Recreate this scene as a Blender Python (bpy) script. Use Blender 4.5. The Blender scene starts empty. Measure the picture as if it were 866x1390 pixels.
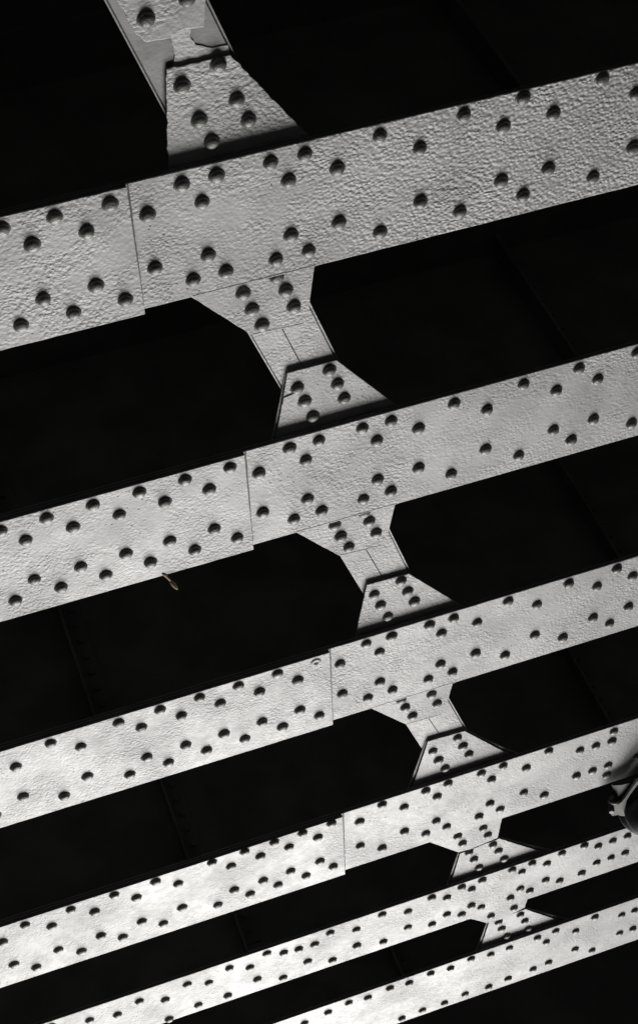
import bpy, bmesh, math, random
from mathutils import Vector, Matrix, noise
random.seed(7)
RIVETS = {
 1: [(0.423, 3.475, -0.022), (0.594, 3.475, -0.022), (0.507, 3.562, -0.022), (0.773, 3.476, -0.022), (0.687, 3.563, -0.022), (0.511, 3.792, -0.022), (0.421, 3.879, -0.022), (0.6, 3.882, -0.022), (0.689, 3.791, -0.022), (0.778, 3.881, -0.022), (0.893, 3.57, 0.0), (1.017, 3.484, 0.0), (1.133, 3.482, 0.0), (1.077, 3.574, 0.0), (0.896, 3.797, 0.0), (1.081, 3.798, 0.0), (1.021, 3.887, 0.0), (1.316, 3.483, 0.0), (1.433, 3.482, 0.0), (1.375, 3.572, 0.0), (1.544, 3.57, 0.0), (1.694, 3.479, 0.0), (1.837, 3.568, 0.0), (1.375, 3.8, 0.0), (1.318, 3.891, 0.0), (1.435, 3.888, 0.0), (1.548, 3.798, 0.0), (1.696, 3.885, 0.0), (1.844, 3.795, 0.0), (1.138, 3.888, 0.0), (1.993, 3.475, 0.0), (2.14, 3.562, 0.0), (2.206, 3.462, 0.0), (2.323, 3.558, 0.0), (2.497, 3.462, 0.0), (2.634, 3.558, 0.0), (2.145, 3.792, 0.0), (2.234, 3.879, 0.0), (2.324, 3.789, 0.0), (1.995, 3.882, 0.0), (2.504, 3.877, 0.0), (2.65, 3.788, 0.0), (0.329, 3.57, -0.022), (0.307, 3.867, -0.022), (0.308, 3.492, -0.022)],
 2: [(0.199, 4.826, -0.022), (0.372, 4.824, -0.022), (0.281, 4.913, -0.022), (0.551, 4.822, -0.022), (0.461, 4.912, -0.022), (0.641, 4.914, -0.022), (0.728, 4.822, -0.022), (0.818, 4.913, -0.022), (0.907, 4.823, -0.022), (0.997, 4.911, -0.022), (0.28, 5.142, -0.022), (0.191, 5.233, -0.022), (0.462, 5.145, -0.022), (0.372, 5.231, -0.022), (0.55, 5.234, -0.022), (0.641, 5.142, -0.022), (0.73, 5.233, -0.022), (0.819, 5.142, -0.022), (0.912, 5.233, -0.022), (0.999, 5.144, -0.022), (1.083, 4.824, -0.022), (1.088, 5.233, -0.022), (1.203, 4.922, 0.0), (1.329, 4.832, 0.0), (1.392, 4.92, 0.0), (1.448, 4.833, 0.0), (1.207, 5.152, 0.0), (1.333, 5.243, 0.0), (1.393, 5.148, 0.0), (1.45, 5.241, 0.0), (1.626, 4.831, 0.0), (1.685, 4.922, 0.0), (1.744, 4.835, 0.0), (1.86, 4.919, 0.0), (1.689, 5.149, 0.0), (1.747, 5.24, 0.0), (1.628, 5.242, 0.0), (1.865, 5.148, 0.0), (2.009, 5.24, 0.0), (2.007, 4.833, 0.0), (2.152, 4.92, 0.0), (2.302, 4.831, 0.0), (2.451, 4.92, 0.0), (2.542, 4.828, 0.0), (2.633, 4.919, 0.0), (2.796, 4.83, 0.0), (2.157, 5.148, 0.0), (2.309, 5.243, 0.0), (2.458, 5.148, 0.0), (2.547, 5.24, 0.0), (2.637, 5.15, 0.0), (2.821, 5.242, 0.0), (0.103, 4.905, -0.022), (0.103, 5.14, -0.022)],
 3: [(1.392, 6.201, -0.022), (1.304, 6.294, -0.022), (1.307, 6.527, -0.022), (1.398, 6.616, -0.022), (1.513, 6.301, 0.0), (1.638, 6.21, 0.0), (1.7, 6.302, 0.0), (1.758, 6.212, 0.0), (1.52, 6.534, 0.0), (1.643, 6.628, 0.0), (1.704, 6.531, 0.0), (1.765, 6.625, 0.0), (1.94, 6.212, 0.0), (2.001, 6.302, 0.0), (2.058, 6.216, 0.0), (2.176, 6.301, 0.0), (2.003, 6.537, 0.0), (2.067, 6.628, 0.0), (1.944, 6.628, 0.0), (2.179, 6.536, 0.0), (2.332, 6.624, 0.0), (2.324, 6.212, 0.0), (2.473, 6.303, 0.0), (2.625, 6.215, 0.0), (2.775, 6.302, 0.0), (2.866, 6.213, 0.0), (2.957, 6.306, 0.0), (2.479, 6.536, 0.0), (2.631, 6.626, 0.0), (2.779, 6.539, 0.0), (2.875, 6.627, 0.0), (2.965, 6.539, 0.0), (0.023, 6.303, -0.022), (0.189, 6.211, -0.022), (0.311, 6.3, -0.022), (0.491, 6.21, -0.022), (0.583, 6.293, -0.022), (0.676, 6.206, -0.022), (0.764, 6.297, -0.022), (0.856, 6.205, -0.022), (0.945, 6.293, -0.022), (1.034, 6.204, -0.022), (1.125, 6.295, -0.022), (1.214, 6.203, -0.022), (0.021, 6.538, -0.022), (0.192, 6.628, -0.022), (0.311, 6.535, -0.022), (0.496, 6.621, -0.022), (0.586, 6.527, -0.022), (0.677, 6.621, -0.022), (0.765, 6.525, -0.022), (0.858, 6.616, -0.022), (0.946, 6.529, -0.022), (1.038, 6.618, -0.022), (1.126, 6.527, -0.022), (1.219, 6.616, -0.022), (-0.098, 6.217, -0.022), (-0.12, 6.616, -0.022)],
 4: [(-0.259, 7.691, -0.022), (-0.135, 7.602, -0.022), (-0.016, 7.692, -0.022), (0.092, 7.596, -0.022), (0.201, 7.687, -0.022), (0.311, 7.591, -0.022), (0.414, 7.683, -0.022), (0.522, 7.59, -0.022), (0.629, 7.679, -0.022), (0.812, 7.582, -0.022), (0.905, 7.675, -0.022), (0.982, 7.579, -0.022), (1.059, 7.671, -0.022), (1.136, 7.58, -0.022), (1.21, 7.672, -0.022), (-0.015, 7.936, -0.022), (0.09, 8.025, -0.022), (0.202, 7.934, -0.022), (0.306, 8.019, -0.022), (0.416, 7.926, -0.022), (0.521, 8.016, -0.022), (0.629, 7.919, -0.022), (0.812, 8.008, -0.022), (0.906, 7.913, -0.022), (0.986, 8.006, -0.022), (1.061, 7.913, -0.022), (1.138, 8.006, -0.022), (1.21, 7.911, -0.022), (1.285, 7.578, -0.022), (1.363, 7.669, -0.022), (1.439, 7.575, -0.022), (1.596, 7.685, 0.0), (1.717, 7.591, 0.0), (1.838, 7.685, 0.0), (1.955, 7.594, 0.0), (2.019, 7.685, 0.0), (2.077, 7.593, 0.0), (2.261, 7.598, 0.0), (2.323, 7.689, 0.0), (1.289, 8.005, -0.022), (1.369, 7.908, -0.022), (1.44, 8.001, -0.022), (1.598, 7.923, 0.0), (1.72, 8.018, 0.0), (1.843, 7.923, 0.0), (1.966, 8.017, 0.0), (2.022, 7.924, 0.0), (2.084, 8.017, 0.0), (2.326, 7.924, 0.0), (2.389, 8.017, 0.0), (2.268, 8.019, 0.0), (2.521, 7.925, 0.0), (2.645, 8.019, 0.0), (2.382, 7.594, 0.0), (2.518, 7.687, 0.0), (2.638, 7.593, 0.0), (2.824, 7.686, 0.0), (2.915, 7.692, 0.0), (3.008, 7.695, 0.0), (3.009, 7.606, 0.0), (2.826, 7.929, 0.0), (2.92, 7.932, 0.0), (3.013, 8.023, 0.0), (3.011, 7.929, 0.0), (3.182, 7.932, 0.0), (-0.242, 7.938, -0.022), (-0.144, 8.036, -0.022), (-0.345, 7.774, -0.022)],
 5: [(2.812, 8.721, 0.0), (2.724, 8.786, 0.0), (2.628, 8.721, 0.0), (2.95, 8.719, 0.0), (3.044, 8.783, 0.0), (3.135, 8.777, 0.0), (3.229, 8.779, 0.0), (2.506, 8.721, 0.0), (2.569, 8.784, 0.0), (3.054, 8.975, 0.0), (3.146, 8.972, 0.0), (3.236, 8.972, 0.0), (2.965, 9.04, 0.0), (2.825, 9.042, 0.0), (2.731, 8.976, 0.0), (2.573, 8.976, 0.0), (2.636, 9.04, 0.0), (2.323, 8.726, 0.0), (2.199, 8.726, 0.0), (2.261, 8.787, 0.0), (2.018, 8.73, 0.0), (2.111, 8.791, 0.0), (2.268, 8.979, 0.0), (2.333, 9.041, 0.0), (2.117, 8.986, 0.0), (2.211, 9.046, 0.0), (2.028, 9.045, 0.0), (2.516, 9.045, 0.0), (1.722, 8.733, 0.0), (1.877, 8.8, 0.0), (1.416, 8.744, 0.0), (1.569, 8.807, 0.0), (1.23, 8.808, 0.0), (1.323, 8.815, 0.0), (1.878, 8.985, 0.0), (1.571, 8.994, 0.0), (1.73, 9.056, 0.0), (1.048, 8.736, 0.0), (1.143, 8.792, 0.0), (1.423, 9.07, 0.0), (1.276, 8.986, 0.0), (1.128, 9.08, 0.0), (0.946, 8.83, 0.0), (0.831, 8.759, 0.0), (0.98, 8.994, 0.0), (0.707, 8.847, 0.0), (0.591, 8.782, 0.0), (0.803, 9.067, 0.0), (0.457, 8.872, 0.0), (0.32, 8.791, 0.0), (0.631, 9.061, 0.0), (0.189, 8.856, 0.0), (0.457, 9.108, 0.0)],
 6: [(3.115, 9.662, 0.0), (3.307, 9.76, 0.0), (3.394, 9.758, 0.0), (2.853, 9.667, 0.0), (2.996, 9.761, 0.0), (2.732, 9.674, 0.0), (2.799, 9.77, 0.0), (3.321, 10.002, 0.0), (3.413, 10.003, 0.0), (3.014, 10.01, 0.0), (3.142, 10.108, 0.0), (2.548, 9.681, 0.0), (2.427, 9.68, 0.0), (2.296, 9.648, 0.0), (2.164, 9.68, 0.0), (2.838, 10.066, 0.0), (2.734, 10.083, 0.0), (2.035, 9.657, 0.0), (1.898, 9.685, 0.0), (2.565, 10.095, 0.0), (2.436, 10.114, 0.0), (1.775, 9.666, 0.0), (1.635, 9.691, 0.0), (2.277, 10.102, 0.0), (2.14, 10.124, 0.0), (1.514, 9.672, 0.0), (1.383, 9.703, 0.0), (1.993, 10.119, 0.0), (1.857, 10.131, 0.0)]}
BRACES = {
 0: {'up': [(0.938, 2.935), (1.135, 2.941), (1.139, 2.794), (1.274, 2.741), (0.805, 2.753)], 'low': [(1.014, 3.072), (1.217, 3.071), (1.458, 3.433), (0.985, 3.434)], 'ur': [(0.967, 2.876), (1.093, 2.84)], 'lr': [(1.179, 3.096), (1.056, 3.143), (1.227, 3.239), (1.101, 3.282), (1.261, 3.324), (1.135, 3.374)], 'mem': [(0.863, 2.799), (0.999, 3.212), (1.153, 2.867), (1.229, 3.089)], 'seam': [(1.038, 2.953), (1.085, 3.08)], 'coat': [(1.042, 2.916), (1.109, 2.932), (1.099, 2.975), (1.112, 3.012), (1.166, 3.04), (1.215, 3.042), (1.219, 3.098), (1.036, 3.084), (1.047, 3.034), (1.04, 2.991)]},
 1: {'up': [(1.024, 3.991), (1.219, 4.225), (1.412, 4.236), (1.436, 4.162), (1.46, 3.989)], 'low': [(1.348, 4.469), (1.54, 4.47), (1.768, 4.774), (1.292, 4.775)], 'ur': [(1.323, 3.986), (1.351, 4.056), (1.38, 4.142), (1.198, 4.02), (1.225, 4.105), (1.259, 4.189)], 'lr': [(1.383, 4.559), (1.409, 4.638), (1.438, 4.73), (1.51, 4.512), (1.541, 4.594), (1.567, 4.678)], 'mem': [(1.226, 4.247), (1.331, 4.551), (1.441, 4.175), (1.542, 4.483)], 'seam': [(1.341, 4.258), (1.408, 4.459)]},
 2: {'up': [(1.345, 5.352), (1.53, 5.579), (1.71, 5.59), (1.747, 5.518), (1.776, 5.352)], 'low': [(1.655, 5.843), (1.849, 5.849), (2.077, 6.146), (1.606, 6.143)], 'ur': [(1.511, 5.374), (1.536, 5.455), (1.569, 5.537), (1.639, 5.347), (1.661, 5.412), (1.69, 5.497)], 'lr': [(1.688, 5.924), (1.717, 6.012), (1.752, 6.106), (1.812, 5.883), (1.844, 5.971), (1.877, 6.057)], 'mem': [(1.537, 5.603), (1.644, 5.917), (1.753, 5.536), (1.851, 5.852)], 'seam': [(1.654, 5.609), (1.734, 5.842)]},
 3: {'up': [(1.66, 6.742), (1.848, 6.977), (2.026, 6.987), (2.061, 6.887), (2.084, 6.743)], 'low': [(1.972, 7.207), (2.169, 7.217), (2.409, 7.536), (1.907, 7.535)], 'ur': [(1.818, 6.753), (1.841, 6.829), (1.878, 6.919), (1.949, 6.719), (1.973, 6.791), (2.004, 6.878)], 'lr': [(1.999, 7.308), (2.033, 7.405), (2.072, 7.498), (2.131, 7.257), (2.163, 7.348), (2.2, 7.44)], 'mem': [(1.856, 7.012), (1.952, 7.294), (2.068, 6.909), (2.176, 7.232)], 'seam': [(1.967, 7.0), (2.047, 7.22)]},
 4: {'up': [(1.993, 8.149), (2.174, 8.368), (2.251, 8.375), (2.405, 8.35), (2.42, 8.148)], 'low': [(2.191, 8.414), (2.423, 8.391), (2.656, 8.647), (2.155, 8.67)], 'ur': [(2.162, 8.189), (2.194, 8.281), (2.31, 8.194), (2.341, 8.281)], 'lr': [(2.243, 8.428), (2.278, 8.525), (2.314, 8.633), (2.387, 8.432), (2.425, 8.523), (2.465, 8.63)], 'mem': [(2.158, 8.304), (2.216, 8.495), (2.353, 8.219), (2.434, 8.443)], 'seam': [(2.261, 8.364), (2.294, 8.47)]},
 5: {'up': [(2.29, 9.191), (2.393, 9.305), (2.481, 9.318), (2.631, 9.272), (2.641, 9.187)], 'low': [(2.413, 9.33), (2.646, 9.325), (2.877, 9.606), (2.374, 9.628)], 'ur': [(2.557, 9.226), (2.412, 9.228), (2.384, 9.145), (2.523, 9.133)], 'lr': [(2.474, 9.369), (2.5, 9.467), (2.539, 9.582), (2.616, 9.37), (2.651, 9.471), (2.681, 9.582)], 'mem': [(2.36, 9.22), (2.424, 9.412), (2.588, 9.19), (2.655, 9.382)], 'seam': [(2.465, 9.252), (2.519, 9.42)]}}
CAM_ROWS = [[0.9415069, 0.2669123, -0.2057244], [0.0237373, -0.6614801, -0.7495869], [-0.3361566, 0.700858, -0.6291239]]
YOKE = [(-0.2369, 0.0184), (-0.1989, 0.0196), (-0.1789, 0.0336), (-0.1589, 0.0576), (-0.099, 0.1395), (0.0009, 0.1815), (0.0009, 0.1655), (-0.0926, 0.1215), (-0.1329, 0.0695), (-0.1529, 0.0376), (-0.1601, 0.0056), (-0.1581, -0.0184), (-0.1409, -0.0552), (-0.1629, -0.0472), (-0.1869, -0.0464), (-0.2029, -0.0404), (-0.2341, -0.0464), (-0.2429, -0.0304), (-0.2209, -0.0104)]
BRACKET = [(-0.2341, 0.1223), (-0.1829, 0.1247), (-0.087, 0.1475), (0.0009, 0.1775), (0.0009, 0.1655), (-0.0926, 0.1295), (-0.1589, 0.0695), (-0.1829, 0.0336), (-0.2029, 0.0184), (-0.2309, 0.0216), (-0.2429, 0.0336), (-0.2189, 0.0536), (-0.2209, 0.0895)]
KNOB = (-0.2249, 0.0436)
BOLT = (-0.2389, -0.0092)

C = bpy.context.scene.collection
Z0 = 6.0            # underside of the bottom flanges, metres above the ground
FT = 0.020          # flange thickness
CT = 0.022          # thickness of the extra cover plates
PI = math.pi

# ------------------------------------------------------------------ materials
def nodes(name):
    m = bpy.data.materials.new(name); m.use_nodes = True
    nt = m.node_tree; b = nt.nodes['Principled BSDF']
    return m, nt, b
def N(nt, kind, **kw):
    n = nt.nodes.new(kind)
    for k, v in kw.items():
        if k in n.inputs: n.inputs[k].default_value = v
        else: setattr(n, k, v)
    return n
def mathn(nt, op, a, b=None):
    n = nt.nodes.new('ShaderNodeMath'); n.operation = op
    for i, v in enumerate((a, b)):
        if v is None: continue
        if isinstance(v, (int, float)): n.inputs[i].default_value = v
        else: nt.links.new(v, n.inputs[i])
    return n.outputs[0]
def ramp(nt, src, lo, hi, a=0.0, b=1.0):
    n = nt.nodes.new('ShaderNodeMapRange'); n.interpolation_type = 'SMOOTHSTEP'
    nt.links.new(src, n.inputs[0])
    for i, v in enumerate((lo, hi, a, b)): n.inputs[i+1].default_value = v
    return n.outputs[0]

def paint(name, base=0.55, metallic=0.12, rough=0.58, wrinkle=1.0, grain=1.0, heavy=False, tint=(1, 1, 1)):
    """thick aluminium bridge paint: wrinkled, with smoother patches, pits and grime"""
    m, nt, b = nodes(name); L = nt.links.new
    pos = nt.nodes.new('ShaderNodeNewGeometry').outputs['Position']
    # bend the coordinates a little so that the wrinkles wander
    wn = N(nt, 'ShaderNodeTexNoise', Scale=9.0, Detail=2.0); L(pos, wn.inputs['Vector'])
    sub = N(nt, 'ShaderNodeVectorMath', operation='SUBTRACT'); L(wn.outputs['Color'], sub.inputs[0]); sub.inputs[1].default_value = (.5, .5, .5)
    scl = N(nt, 'ShaderNodeVectorMath', operation='SCALE'); L(sub.outputs[0], scl.inputs[0]); scl.inputs['Scale'].default_value = 0.022
    add = N(nt, 'ShaderNodeVectorMath', operation='ADD'); L(pos, add.inputs[0]); L(scl.outputs[0], add.inputs[1])
    P = add.outputs[0]
    vo = N(nt, 'ShaderNodeTexVoronoi', feature='SMOOTH_F1', Scale=78.0 * grain, Smoothness=0.7); L(P, vo.inputs['Vector'])
    ns = N(nt, 'ShaderNodeTexNoise', Scale=105.0 * grain, Detail=1.5, Roughness=0.5, Distortion=0.5); L(P, ns.inputs['Vector'])
    mp = N(nt, 'ShaderNodeMapping'); mp.inputs['Scale'].default_value = (0.5, 1.5, 1.0); mp.inputs['Rotation'].default_value = (0, 0, .12); L(P, mp.inputs['Vector'])
    st = N(nt, 'ShaderNodeTexNoise', Scale=70.0, Detail=2.0, Roughness=0.5, Distortion=1.2); L(mp.outputs[0], st.inputs['Vector'])
    big = N(nt, 'ShaderNodeTexNoise', Scale=7.0, Detail=3.0, Roughness=0.6); L(pos, big.inputs['Vector'])
    big2 = N(nt, 'ShaderNodeTexNoise', Scale=2.3, Detail=4.0, Roughness=0.6, Distortion=.4); L(pos, big2.inputs['Vector'])
    zone = ramp(nt, big.outputs[0], .38, .56, .35, 1.0)        # smooth where a sanded or runny patch is
    zone2 = ramp(nt, big2.outputs[0], .42, .60, .45, 1.15)
    rel = mathn(nt, 'ADD', mathn(nt, 'MULTIPLY', vo.outputs['Distance'], -1.3), mathn(nt, 'MULTIPLY', ns.outputs[0], 0.7))
    rel = mathn(nt, 'ADD', rel, mathn(nt, 'MULTIPLY', st.outputs[0], 0.7))
    rel = mathn(nt, 'MULTIPLY', rel, mathn(nt, 'MULTIPLY', zone, zone2))
    if heavy:      # the coat was laid on heavier towards the right-hand end
        sx = N(nt, 'ShaderNodeSeparateXYZ'); L(pos, sx.inputs[0])
        hv = mathn(nt, 'MULTIPLY', ramp(nt, sx.outputs[0], 1.0, 2.4, 0.0, 1.2), mathn(nt, 'MULTIPLY', vo.outputs['Distance'], -1.0))
        rel = mathn(nt, 'ADD', rel, hv)
    # scattered pits and grains of grit in the paint
    pv = N(nt, 'ShaderNodeTexVoronoi', feature='F1', Scale=38.0); L(pos, pv.inputs['Vector'])
    pr = N(nt, 'ShaderNodeTexNoise', Scale=5.0, Detail=1.0); L(pos, pr.inputs['Vector'])
    pit = mathn(nt, 'MULTIPLY', ramp(nt, pv.outputs['Distance'], .10, .20, 1, 0), ramp(nt, pr.outputs[0], .52, .62, 0, 1))
    rel = mathn(nt, 'ADD', rel, mathn(nt, 'MULTIPLY', pit, -0.55))
    rel = mathn(nt, 'ADD', rel, mathn(nt, 'MULTIPLY', big.outputs[0], 0.35))
    bp = N(nt, 'ShaderNodeBump', Strength=1.0, Distance=0.0022 * wrinkle); L(rel, bp.inputs['Height'])
    L(bp.outputs[0], b.inputs['Normal'])
    # faint mottling and grime of the paint itself
    g1 = N(nt, 'ShaderNodeTexNoise', Scale=3.4, Detail=6.0, Roughness=.65); L(pos, g1.inputs['Vector'])
    g2 = N(nt, 'ShaderNodeTexNoise', Scale=26.0, Detail=3.0, Roughness=.6); L(pos, g2.inputs['Vector'])
    v = mathn(nt, 'ADD', ramp(nt, g1.outputs[0], .33, .67, .80, 1.08), ramp(nt, g2.outputs[0], .3, .7, -.05, .05))
    v = mathn(nt, 'MULTIPLY', v, ramp(nt, pit, 0, 1, 1, .6))
    col = N(nt, 'ShaderNodeCombineColor')
    for i, t in enumerate(tint): L(mathn(nt, 'MULTIPLY', v, base * t), col.inputs[i])
    L(col.outputs[0], b.inputs['Base Color'])
    b.inputs['Metallic'].default_value = metallic
    L(mathn(nt, 'ADD', ramp(nt, g2.outputs[0], .3, .7, -.04, .05), ramp(nt, big2.outputs[0], .35, .65, rough - .03, rough + .05)), b.inputs['Roughness'])
    return m
def plain(name, col, rough=.6, metallic=0.0, bump=.002, scale=40):
    m, nt, b = nodes(name); L = nt.links.new
    pos = nt.nodes.new('ShaderNodeNewGeometry').outputs['Position']
    n = N(nt, 'ShaderNodeTexNoise', Scale=float(scale), Detail=4.0); L(pos, n.inputs['Vector'])
    n2 = N(nt, 'ShaderNodeTexNoise', Scale=scale / 8, Detail=5.0); L(pos, n2.inputs['Vector'])
    v = ramp(nt, n2.outputs[0], .3, .7, .75, 1.15)
    cc = N(nt, 'ShaderNodeCombineColor')
    for i in range(3): L(mathn(nt, 'MULTIPLY', v, col[i]), cc.inputs[i])
    L(cc.outputs[0], b.inputs['Base Color'])
    bp = N(nt, 'ShaderNodeBump', Distance=bump); L(n.outputs[0], bp.inputs['Height']); L(bp.outputs[0], b.inputs['Normal'])
    b.inputs['Roughness'].default_value = rough; b.inputs['Metallic'].default_value = metallic
    return m
M_PLATE = paint('silver_paint', tint=(1.0, 1.0, 1.0))
M_THICK = paint('thick_silver_paint', wrinkle=1.15, grain=.95, heavy=True)
M_SMOOTH = paint('smooth_silver_paint', wrinkle=.75)
M_EDGE = plain('shaded_plate_edge', (.10, .10, .10), .7, 0, .0005, 60)  # dark colour stands in for shade on the upright plate edges
M_CRACK = plain('dark_joint', (.16, .16, .155), .7, 0, .001, 90)  # colour of the thin dark strip laid along each plate joint
M_BARE = plain('bare_undercoat', (.24, .24, .24), .5, .3, .0006, 60)
M_RIVET = plain('rivet_paint', (.20, .20, .195), .48, .3, .0014, 130)
M_SHADED = plain('shaded_web_paint', (.12, .118, .115), .75, 0, .002, 30)  # steel darkened so the shade between the girders is in its colour
M_DECK = plain('shaded_deck', (.10, .10, .10), .9, 0, .004, 12)  # deck colour darkened to carry the shade overhead; end wall shares it
M_BLACK = plain('dark_housing', (.045, .045, .055), .45, .2, .0006, 40)
M_GREY = plain('grey_casting', (.045, .045, .045), .55, .3, .001, 50)
M_YOKE = plain('pale_yoke_paint', (.27, .27, .26), .7, .0, .001, 60)
M_TAN = plain('dry_plant', (.42, .36, .22), .8, 0, .001, 90)

# ------------------------------------------------------------------ mesh helpers
def link_mesh(name, bm, mat, parent=None, origin=(0, 0, 0), smooth=False):
    me = bpy.data.meshes.new(name)
    bmesh.ops.translate(bm, verts=bm.verts, vec=-Vector(origin))
    bmesh.ops.recalc_face_normals(bm, faces=bm.faces)
    bm.to_mesh(me); bm.free(); me.materials.append(mat)
    if name in ('bottom_flange', 'cover_plate', 'gusset_plate'):     # upright plate edges get a darker colour that paints in their shade
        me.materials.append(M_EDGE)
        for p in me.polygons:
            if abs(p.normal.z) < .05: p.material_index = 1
    if smooth:
        for p in me.polygons: p.use_smooth = True
    o = bpy.data.objects.new(name, me); C.objects.link(o)
    if parent: o.parent = parent
    return o
def thing(name, loc, label, cat, group=None):
    e = bpy.data.objects.new(name, None); e.empty_display_size = .2
    C.objects.link(e); e.location = loc; e['label'] = label; e['category'] = cat
    if group: e['group'] = group
    return e
def prism(poly, z0, z1, bevel=.002, bm=None):
    own = bmesh.new()
    lo = [own.verts.new((x, y, z0)) for x, y in poly]
    hi = [own.verts.new((x, y, z1)) for x, y in poly]
    own.faces.new(lo); own.faces.new(hi)
    n = len(poly)
    for i in range(n): own.faces.new((lo[i], lo[(i+1) % n], hi[(i+1) % n], hi[i]))
    bmesh.ops.recalc_face_normals(own, faces=own.faces)
    if bevel: bmesh.ops.bevel(own, geom=own.edges[:], offset=bevel, segments=2, affect='EDGES', profile=.5)
    if bm is None: return own
    t = bpy.data.meshes.new('tmp'); own.to_mesh(t); own.free(); bm.from_mesh(t); bpy.data.meshes.remove(t)
    return bm
def rect(x0, y0, x1, y1): return [(x0, y0), (x1, y0), (x1, y1), (x0, y1)]
def edgy(poly, step=.03, amp=.0012, seed=0):
    """the same outline with the small unevenness of thick paint and torch-cut plate"""
    out = []
    for i, a in enumerate(poly):
        b = poly[(i+1) % len(poly)]
        dx, dy = b[0]-a[0], b[1]-a[1]; l = math.hypot(dx, dy); k = max(1, int(l/step))
        for j in range(k):
            t = j/k; x, y = a[0]+dx*t, a[1]+dy*t
            if j:
                w = noise.noise(Vector((x*40+seed, y*40, seed)))*amp*2
                x += -dy/l*w; y += dx/l*w
            out.append((x, y))
    return out
def lathe(prof, seg=24, bm=None, M=Matrix()):
    bm = bm or bmesh.new(); rings = []
    for r, z in prof:
        if r < 1e-6: rings.append([bm.verts.new(M @ Vector((0, 0, z)))])
        else: rings.append([bm.verts.new(M @ Vector((r*math.cos(2*PI*i/seg), r*math.sin(2*PI*i/seg), z))) for i in range(seg)])
    for a, b in zip(rings, rings[1:]):
        for i in range(seg):
            j = (i+1) % seg
            if len(a) == 1 and len(b) > 1: bm.faces.new((a[0], b[i], b[j]))
            elif len(b) == 1 and len(a) > 1: bm.faces.new((a[i], a[j], b[0]))
            elif len(a) > 1: bm.faces.new((a[i], a[j], b[j], b[i]))
    return bm
def tube(pts, rad, seg=10, flat=1.0, bm=None):
    bm = bm or bmesh.new(); rings = []
    for i, p in enumerate(pts):
        p = Vector(p); d = (Vector(pts[min(i+1, len(pts)-1)]) - Vector(pts[max(i-1, 0)])).normalized()
        u = d.cross(Vector((0, 0, 1))); u = u.normalized() if u.length > .01 else Vector((1, 0, 0)); v = d.cross(u)
        rings.append([bm.verts.new(p + u*rad[i]*math.cos(2*PI*k/seg) + v*rad[i]*flat*math.sin(2*PI*k/seg)) for k in range(seg)])
    for a, b in zip(rings, rings[1:]):
        for i in range(seg): bm.faces.new((a[i], a[(i+1) % seg], b[(i+1) % seg], b[i]))
    bm.faces.new(rings[0]); bm.faces.new(rings[-1])
    return bm

# rivet heads, four slightly different castings under thick paint, pointing down
def rivet_mesh(k):
    rd = random.Random(k); R = .0232 + rd.uniform(-.0006, .0006); H = .0180 + rd.uniform(-.001, .001)
    prof = [(R+.008, .003), (R+.0055, -.0002), (R+.002, -.0016), (R+.0003, -.0042), (R, -.006)]
    for a in range(15, 91, 15):
        c = math.cos(math.radians(a)); s = math.sin(math.radians(a))
        prof.append((R*c if a < 90 else 0, -.006 - (H-.006)*s))
    bm = lathe(prof, 22)
    for v in bm.verts:
        w = noise.noise(v.co*70 + Vector((k*3.1, 0, 0)))*.0011
        if v.co.z < -.004: v.co += v.co.normalized()*w
    bmesh.ops.recalc_face_normals(bm, faces=bm.faces)
    me = bpy.data.meshes.new('rivet'); bm.to_mesh(me); bm.free(); me.materials.append(M_RIVET)
    for p in me.polygons: p.use_smooth = True
    return me
RM = [rivet_mesh(k) for k in range(5)]
def flat_rivet():
    bm = lathe([(.030, .003), (.024, -.002), (.020, -.005), (.012, -.0055), (.009, -.002), (0, -.0015)], 22)
    me = bpy.data.meshes.new('rivet'); bm.to_mesh(me); bm.free(); me.materials.append(M_SMOOTH)
    for p in me.polygons: p.use_smooth = True
    return me
FLAT = flat_rivet()
def rivet(x, y, z, parent, org, me=None):
    o = bpy.data.objects.new('rivet', me or random.choice(RM)); C.objects.link(o)
    o.parent = parent; o.location = (x-org[0], y-org[1], z-org[2])
    o.rotation_euler = (random.uniform(-.05, .05), random.uniform(-.05, .05), random.uniform(0, 6.28))
    s = random.uniform(.96, 1.04); o.scale = (s, s, random.uniform(.92, 1.06))
    return o

# ------------------------------------------------------------------ girders
X0, X1 = -2.6, 6.2
GIRDERS = {
 0: (2.075, 2.610, None, 'nearest grey girder overhead, carrying the upper end of the peeling brace'),
 1: (3.430, 3.962, .837, 'widest grey riveted girder with coarse wrinkled paint, just below the peeling brace'),
 2: (4.780, 5.329, 1.149, 'riveted girder with a tan dry stalk hanging from its lower edge'),
 3: (6.167, 6.722, 1.461, 'pale riveted girder with one flattened hollow rivet beside its plate joint'),
 4: (7.556, 8.122, 1.502, 'pale riveted girder, its right end shaded behind the dark lamp and bracket'),
 5: (8.685, 9.140, None, 'narrowest pale riveted girder, one end passing behind the dark lamp'),
 6: (9.607, 10.188, None, 'farthest pale riveted girder, lowest in the view towards the right corner')}
STIFF = {1: (.35, 2.3), 2: (.2, 2.62), 3: (.41, 2.96), 4: (.72, 3.06), 5: (.96, 3.6), 6: (1.9, 4.1), 0: (.5, 2.0)}
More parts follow.
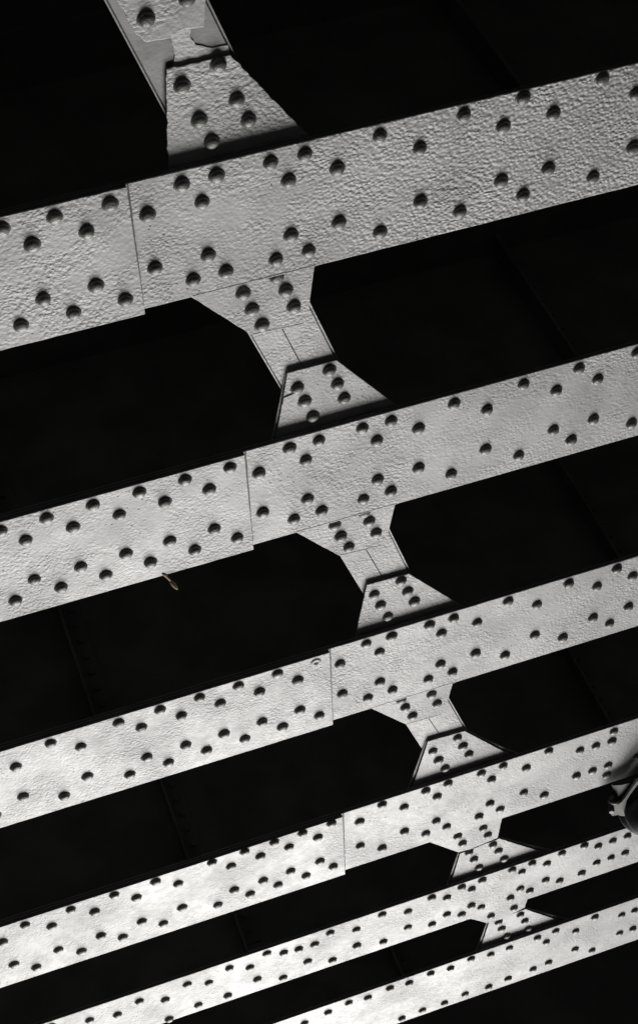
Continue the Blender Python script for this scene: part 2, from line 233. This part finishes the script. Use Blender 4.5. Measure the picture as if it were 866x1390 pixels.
for n, (ya, yb, sx, label) in GIRDERS.items():
    ym = (ya+yb)/2; org = (0.0, ym, Z0)
    g = thing('bridge_girder', org, label, 'girder', 'riveted bridge girders side by side')
    mat = M_THICK if n == 1 else M_PLATE
    if n == 3 or n >= 4: mat = M_SMOOTH if n >= 4 else M_PLATE
    link_mesh('bottom_flange', prism(edgy(rect(X0, ya, X1, yb), .05, .0008, n), Z0, Z0+FT, .003), mat, g, org)
    if sx:
        link_mesh('cover_plate', prism(edgy([(X0+.01, ya-.004), (sx-.003, ya-.004), (sx+.003, yb+.003), (X0+.01, yb+.003)], .05, .0008, n+9), Z0-CT, Z0+.002, .0025), mat, g, org)
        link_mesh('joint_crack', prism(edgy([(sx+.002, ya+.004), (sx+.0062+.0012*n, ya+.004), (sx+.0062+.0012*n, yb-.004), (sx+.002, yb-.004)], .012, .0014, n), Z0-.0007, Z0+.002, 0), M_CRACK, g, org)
    link_mesh('web', prism(rect(X0+.02, ym-.009, X1-.02, ym+.009), Z0+FT, Z0+1.0, 0), M_SHADED, g, org)
    link_mesh('top_flange', prism(rect(X0, ya+.02, X1, yb-.02), Z0+1.0, Z0+1.03, .002), M_SHADED, g, org)
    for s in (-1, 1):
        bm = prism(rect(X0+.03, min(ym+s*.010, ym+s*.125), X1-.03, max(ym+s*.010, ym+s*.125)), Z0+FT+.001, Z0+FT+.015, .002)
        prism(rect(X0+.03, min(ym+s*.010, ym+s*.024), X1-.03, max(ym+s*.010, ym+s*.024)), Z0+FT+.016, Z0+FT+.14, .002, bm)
        link_mesh('angle_iron', bm, M_SHADED, g, org)
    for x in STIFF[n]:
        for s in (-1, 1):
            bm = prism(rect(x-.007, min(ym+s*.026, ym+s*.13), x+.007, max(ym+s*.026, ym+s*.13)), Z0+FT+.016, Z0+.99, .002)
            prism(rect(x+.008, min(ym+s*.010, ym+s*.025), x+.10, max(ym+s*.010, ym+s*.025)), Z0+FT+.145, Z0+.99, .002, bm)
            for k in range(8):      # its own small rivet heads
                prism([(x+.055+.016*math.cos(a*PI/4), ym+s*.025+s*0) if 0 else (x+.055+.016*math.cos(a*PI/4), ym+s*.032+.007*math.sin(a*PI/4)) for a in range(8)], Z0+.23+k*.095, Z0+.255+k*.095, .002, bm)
            link_mesh('stiffener', bm, M_SHADED, g, org)
    for i, (x, y, base) in enumerate(RIVETS.get(n, [])):
        rivet(x, y, Z0+base, g, org, FLAT if (n == 3 and i == 0) else None)
    if n:       # the zigzag rows run on past the part of the girder in view
        xr = max(p[0] for p in RIVETS[n]) + .15; xl = min(p[0] for p in RIVETS[n]) - .15
        for k in range(7):
            for xx, base in ((xr+.20*k, 0.0), (xl-.20*k, -CT if sx else 0.0)):
                rivet(xx, ya+(.055 if k % 2 else .13), Z0+base, g, org); rivet(xx, yb-(.055 if k % 2 else .13), Z0+base, g, org)

# ------------------------------------------------------------------ braces between the girders
GZ = Z0 + FT; GTH = .012; GL = Z0 + .035; MZ = GZ + GTH + .002
def extend(poly_edge_y, pts): return pts
BLAB = {
 0: 'brace with flaking paint and smooth bare patches, above the widest girder',
 1: 'brace with a peeled white paint flake on its lower plate',
 2: 'brace below the girder with the dry stalk, its plates joined by a grooved bar',
 3: 'brace just below the girder that has the flattened hollow rivet',
 4: 'short brace whose two plates meet, just above the narrowest girder',
 5: 'smallest short brace, between the narrowest girder and the farthest one'}
for n, b in BRACES.items():
    ya = GIRDERS[n][1]; yb = GIRDERS[n+1][0]     # far edge of the near girder, near edge of the far girder
    cx = (b['low'][0][0]+b['low'][1][0])/2; org = (cx, (ya+yb)/2, GZ)
    t = thing('lateral_brace', org, BLAB[n], 'brace', 'riveted braces between the girders')
    amp = .0026 if n == 0 else .0008
    # upper plate: the visible outline, run on above the near girder's flange
    if n == 0:
        up = [(.957, 2.53), (1.19, 2.53), (1.16, 2.80), (1.138, 2.946), (1.07, 2.935), (1.04, 2.957), (.965, 2.955), (.935, 2.935), (.90, 2.86), (.875, 2.79)]
        up = [(.80, 2.53)] + up[1:]
        up = [(.80, 2.53), (1.20, 2.53), (1.158, 2.80), (1.140, 2.946), (1.075, 2.938), (1.035, 2.957), (.958, 2.955), (.93, 2.92), (.895, 2.82)]
    else:
        q = b['up']; l0, r0 = q[0], q[-1]
        l1 = q[1]; sl = (l1[0]-l0[0])/(l1[1]-l0[1]); r1 = q[-2]; sr = (r1[0]-r0[0])/(r1[1]-r0[1])
        yy = ya-.10
        up = [(l0[0]+(yy-l0[1])*sl, yy)] + q[1:-1] + [(r0[0]+(yy-r0[1])*sr, yy)]
    mt = M_THICK if n == 0 else M_PLATE if n < 3 else M_SMOOTH
    pu = link_mesh('gusset_plate', prism(edgy(up, .012, amp, n), GZ, GZ+GTH, .0022), mt, t, org)
    for (x, y) in b['ur']: rivet(x, y, GZ, pu, org)
    tl, tr, br, bl = b['low']
    sl = (bl[0]-tl[0])/(bl[1]-tl[1]); sr = (br[0]-tr[0])/(br[1]-tr[1]); yy = yb+.085
    low = [tl, tr, (tr[0]+(yy-tr[1])*sr, yy), (tl[0]+(yy-tl[1])*sl, yy)]
    pl = link_mesh('gusset_plate', prism(edgy(low, .012, amp, n+5), GL, GL+GTH, .0022), mt, t, org)
    for (x, y) in b['lr']: rivet(x, y, GL, pl, org)
    link_mesh('packing_bar', prism(rect(tl[0]-.02, yb+.025, tr[0]+.12, yb+.080), Z0+FT+.0005, GL-.0005, .001), M_SHADED, t, org)
    if n >= 1:
        # bead of paint along the girder's edge where the upper plate comes out, and along the plate's own end
        bx0, bx1 = b['up'][0][0]-.01, b['up'][-1][0]
        if n > 3: pass
        bead = edgy(rect(bx0, ya-.0055, bx1, ya-.0005), .012, .0009, n+3)
        if n <= 3: link_mesh('paint_bead', prism(bead, Z0-.0011, Z0+.002, .0005), M_SMOOTH, t, org)
        q1, q2 = up[1], up[2]
        dx, dy = q2[0]-q1[0], q2[1]-q1[1]
        if n <= 3:
            lip = [q1, q2, (q2[0]-.001, q2[1]-.005), (q1[0], q1[1]-.005)]
            link_mesh('paint_bead', prism(edgy([(x, y-.001) for x, y in lip], .012, .0006, n+6), GZ-.0009, GZ+.002, .0004), M_SMOOTH, pu, org)
    if n in (1, 3, 4, 5):
        # packing plate behind the lower plate, showing as a second edge
        ov = .016 if n > 1 else .011
        pk = [(tl[0]-ov*.4, tl[1]+.012), (tr[0]+ov*.3, tr[1]+.012), (low[2][0]+(ov*1.6 if n > 1 else -.01), yy), (low[3][0]-ov, yy)]
        link_mesh('packing_plate', prism(edgy(pk, .02, .0006, n), GL+GTH+.0008, GL+GTH+.009, .0015), M_SMOOTH, t, org)
    # the bar: two angle irons side by side with a fine gap, lying above both plates
    la, lb, ra, rb = b['mem']
    if n in (4, 5): la, lb = (la[0]+.012, la[1]), (lb[0]+.012, lb[1])
    def on(a, c, y): return a[0]+(c[0]-a[0])*(y-a[1])/(c[1]-a[1])
    y0 = ya-.06 if n else 2.56; y1 = tl[1]+.30 if n < 4 else tl[1]+.16
    y1 = min(y1, yb-.01)
    L0, L1, R0, R1 = on(la, lb, y0), on(la, lb, y1), on(ra, rb, y0), on(ra, rb, y1)
    if n == 0: s0, s1 = on(*b['seam'], y0), on(*b['seam'], y1)
    else: s0, s1 = on(*b['seam'], y0), on(*b['seam'], y1)
    w = .0014
    for (a0, a1, c0, c1, side) in ((L0, L1, s0-w, s1-w, -1), (s0+w, s1+w, R0, R1, 1)):
        bm = prism([(a0, y0), (c0, y0), (c1, y1), (a1, y1)], MZ, MZ+.010, .0018)
        if side < 0: up4 = [(a0-.0005, y0), (a0+.010, y0), (a1+.010, y1), (a1-.0005, y1)]
        else: up4 = [(c0-.010, y0), (c0+.0005, y0), (c1+.0005, y1), (c1-.010, y1)]
        prism(up4, MZ+.0105, MZ+.075, .0018, bm)
        kz = (GL-GZ)/(tl[1]-ya-.1)
        if n < 4 and (side > 0 or n < 2):      # rolled toe standing out beyond the flat leg
            e0, e1 = (a0, a1) if side < 0 else (c0, c1)
            prism([(e0+side*.0045, y0), (e0+side*.011, y0), (e1+side*.011, y1), (e1+side*.0045, y1)], MZ+.004, MZ+.012, .0012, bm)
            prism([(e0-side*.004, y0), (e0+side*.0110, y0), (e1+side*.0110, y1), (e1-side*.004, y1)], MZ+.0125, MZ+.016, .0008, bm)
        for v in bm.verts: v.co.z += kz*max(0.0, v.co.y-ya-.02) if n else kz*(v.co.y-2.95)+.010
        link_mesh('angle_bar', bm, M_BARE if n == 0 else mt, t, org)
    if n == 0:
        # the old coat still sticks to the middle of the bar, ragged where it has peeled
        coat = b['coat']
        bm = prism(edgy(coat, .008, .003, 3), MZ-.0035, MZ-.0002, .0008)
        for v in bm.verts: v.co.z += kz*(v.co.y-2.95)+.010
        link_mesh('paint_layer', bm, M_THICK, t, org)
    if n == 1:
        fl = [(1.327, 4.588), (1.378, 4.578), (1.388, 4.592), (1.381, 4.628), (1.330, 4.640), (1.321, 4.625)]
        link_mesh('paint_flake', prism(edgy(fl, .01, .0012, 2), GL-.004, GL-.0003, .0006), M_SMOOTH, pl, org)

# ------------------------------------------------------------------ lamp at the right edge
def sub(a, b): return Vector(a)-Vector(b)
FL = Vector((3.375, 8.559, Z0)) ; cam = Vector((0, 0, 1.6))
LC = cam + (FL-cam)*.965                 # lamp centre, below the flanges
org = tuple(LC)
lamp = thing('floodlight', org, 'dark round floodlight on a pale yoke, hanging at the right edge', 'floodlight')
axis = (cam-LC).normalized(); axis = (axis + Vector((.25, .15, -.15))).normalized()
Q = axis.to_track_quat('Z', 'Y').to_matrix().to_4x4(); T = Matrix.Translation(LC) @ Q
RR = .170
link_mesh('lamp_housing', lathe([(0, .10), (.05, .098), (.10, .085), (.14, .055), (RR-.008, .01), (RR, 0), (RR, -.02), (RR-.01, -.025), (RR-.01, -.10), (RR+.008, -.105), (RR+.008, -.13), (RR-.02, -.135), (0, -.13)], 40, None, T), M_BLACK, lamp, org, True)
# clamp, strap, bracket: castings lying in one plane tilted towards the far end
view = (LC-cam).normalized()
right = Vector((CAM_ROWS[0][0], CAM_ROWS[1][0], CAM_ROWS[2][0])); upv = Vector((CAM_ROWS[0][1], CAM_ROWS[1][1], CAM_ROWS[2][1]))
face = Vector((-.30, -.05, -.95)).normalized()
def place(x, y, back=0.0):
    p = LC + right*x + upv*y
    return p + view*(-(p-LC).dot(face)/view.dot(face)) + view*back
def casting(name, poly, thick, back, mat, bev=.004):
    bm = bmesh.new()
    lo = [bm.verts.new(place(x, y, back)) for x, y in poly]; hi = [bm.verts.new(place(x, y, back)-face*thick) for x, y in poly]
    bm.faces.new(lo); bm.faces.new(hi); n = len(poly)
    for i in range(n): bm.faces.new((lo[i], lo[(i+1) % n], hi[(i+1) % n], hi[i]))
    bmesh.ops.recalc_face_normals(bm, faces=bm.faces); bmesh.ops.bevel(bm, geom=bm.edges[:], offset=bev, segments=2, affect='EDGES')
    return link_mesh(name, bm, mat, lamp, org)
casting('yoke', YOKE, .02, -.02, M_YOKE, .002)
casting('bracket', BRACKET, .025, .03, M_GREY, .005)
Tk = Matrix.Translation(place(*BOLT)-view*.03) @ face.to_track_quat('Z', 'Y').to_matrix().to_4x4()
link_mesh('bolt', lathe([(0, .02), (.014, .019), (.019, .012), (.019, -.03), (0, -.03)], 6, None, Tk), M_BLACK, lamp, org)
Tk = Matrix.Translation(place(*KNOB)) @ Q
link_mesh('knob', lathe([(0, .030), (.018, .028), (.027, .018), (.029, -.02), (.02, -.04), (0, -.04)], 16, None, Tk), M_GREY, lamp, org, True)

# ------------------------------------------------------------------ dry stalk on the second girder
o = thing('dry_stalk', (.784, 5.33, Z0-.02), 'small tan dry stalk hanging from the lower edge of the second full girder', 'dry plant')
o0 = (.784, 5.33, Z0-.02)
link_mesh('stem', tube([(.770, 5.312, Z0-.014), (.780, 5.330, Z0-.020), (.789, 5.348, Z0-.026), (.797, 5.362, Z0-.032)], [.008, .008, .005, .004], 8), M_TAN, o, o0, True)
link_mesh('dry_leaf', tube([(.796, 5.360, Z0-.031), (.801, 5.370, Z0-.037), (.808, 5.382, Z0-.044), (.813, 5.392, Z0-.052), (.816, 5.398, Z0-.058)], [.003, .009, .010, .007, .001], 8, .5), M_TAN, o, o0, True)

# ------------------------------------------------------------------ deck above
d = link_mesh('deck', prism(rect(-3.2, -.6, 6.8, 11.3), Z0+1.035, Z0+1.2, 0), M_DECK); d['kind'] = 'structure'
d = link_mesh('added_end_wall', prism(rect(-3.2, 11.3, 6.8, 11.36), Z0-.12, Z0+1.2, 0), M_DECK); d['kind'] = 'structure'  # added wall, blacks out the grey world background past the last girder

# ------------------------------------------------------------------ world, light, camera
WORLD = .013
SPREAD = math.radians(70)
LIGHTS = [((0.6, 18.2, Z0-6.2), (-1.2, 4.5, Z0), 10.5, 600, (1, .985, .96))]

w = bpy.data.worlds.new('World'); bpy.context.scene.world = w; w.use_nodes = True
w.node_tree.nodes['Background'].inputs[0].default_value = (1, 1, 1, 1)
w.node_tree.nodes['Background'].inputs[1].default_value = WORLD
def area(name, loc, target, size, power, col=(1, 1, 1)):
    l = bpy.data.lights.new(name, 'AREA'); l.shape = 'DISK'; l.size = size; l.energy = power; l.color = col; l.spread = SPREAD
    o = bpy.data.objects.new(name, l); C.objects.link(o); o.location = loc
    o.rotation_euler = (Vector(target)-Vector(loc)).to_track_quat('-Z', 'Y').to_euler()
    return o
for k, (loc, tg, size, power, col) in enumerate(LIGHTS): area('lamp_light', loc, tg, size, power, col)

c = bpy.data.cameras.new('camera'); co = bpy.data.objects.new('camera', c); C.objects.link(co)
c.sensor_fit = 'HORIZONTAL'; c.sensor_width = 36; c.lens = 36*2368.38/866; c.clip_start = .05; c.clip_end = 500
M = Matrix(CAM_ROWS).to_4x4(); M.translation = (0, 0, 1.6); co.matrix_world = M
sc = bpy.context.scene; sc.camera = co
sc.render.engine = 'CYCLES'
sc.render.resolution_x = 637; sc.render.resolution_y = 1024
sc.view_settings.view_transform = 'Standard'; sc.view_settings.look = 'None'; sc.view_settings.exposure = 0; sc.view_settings.gamma = 1
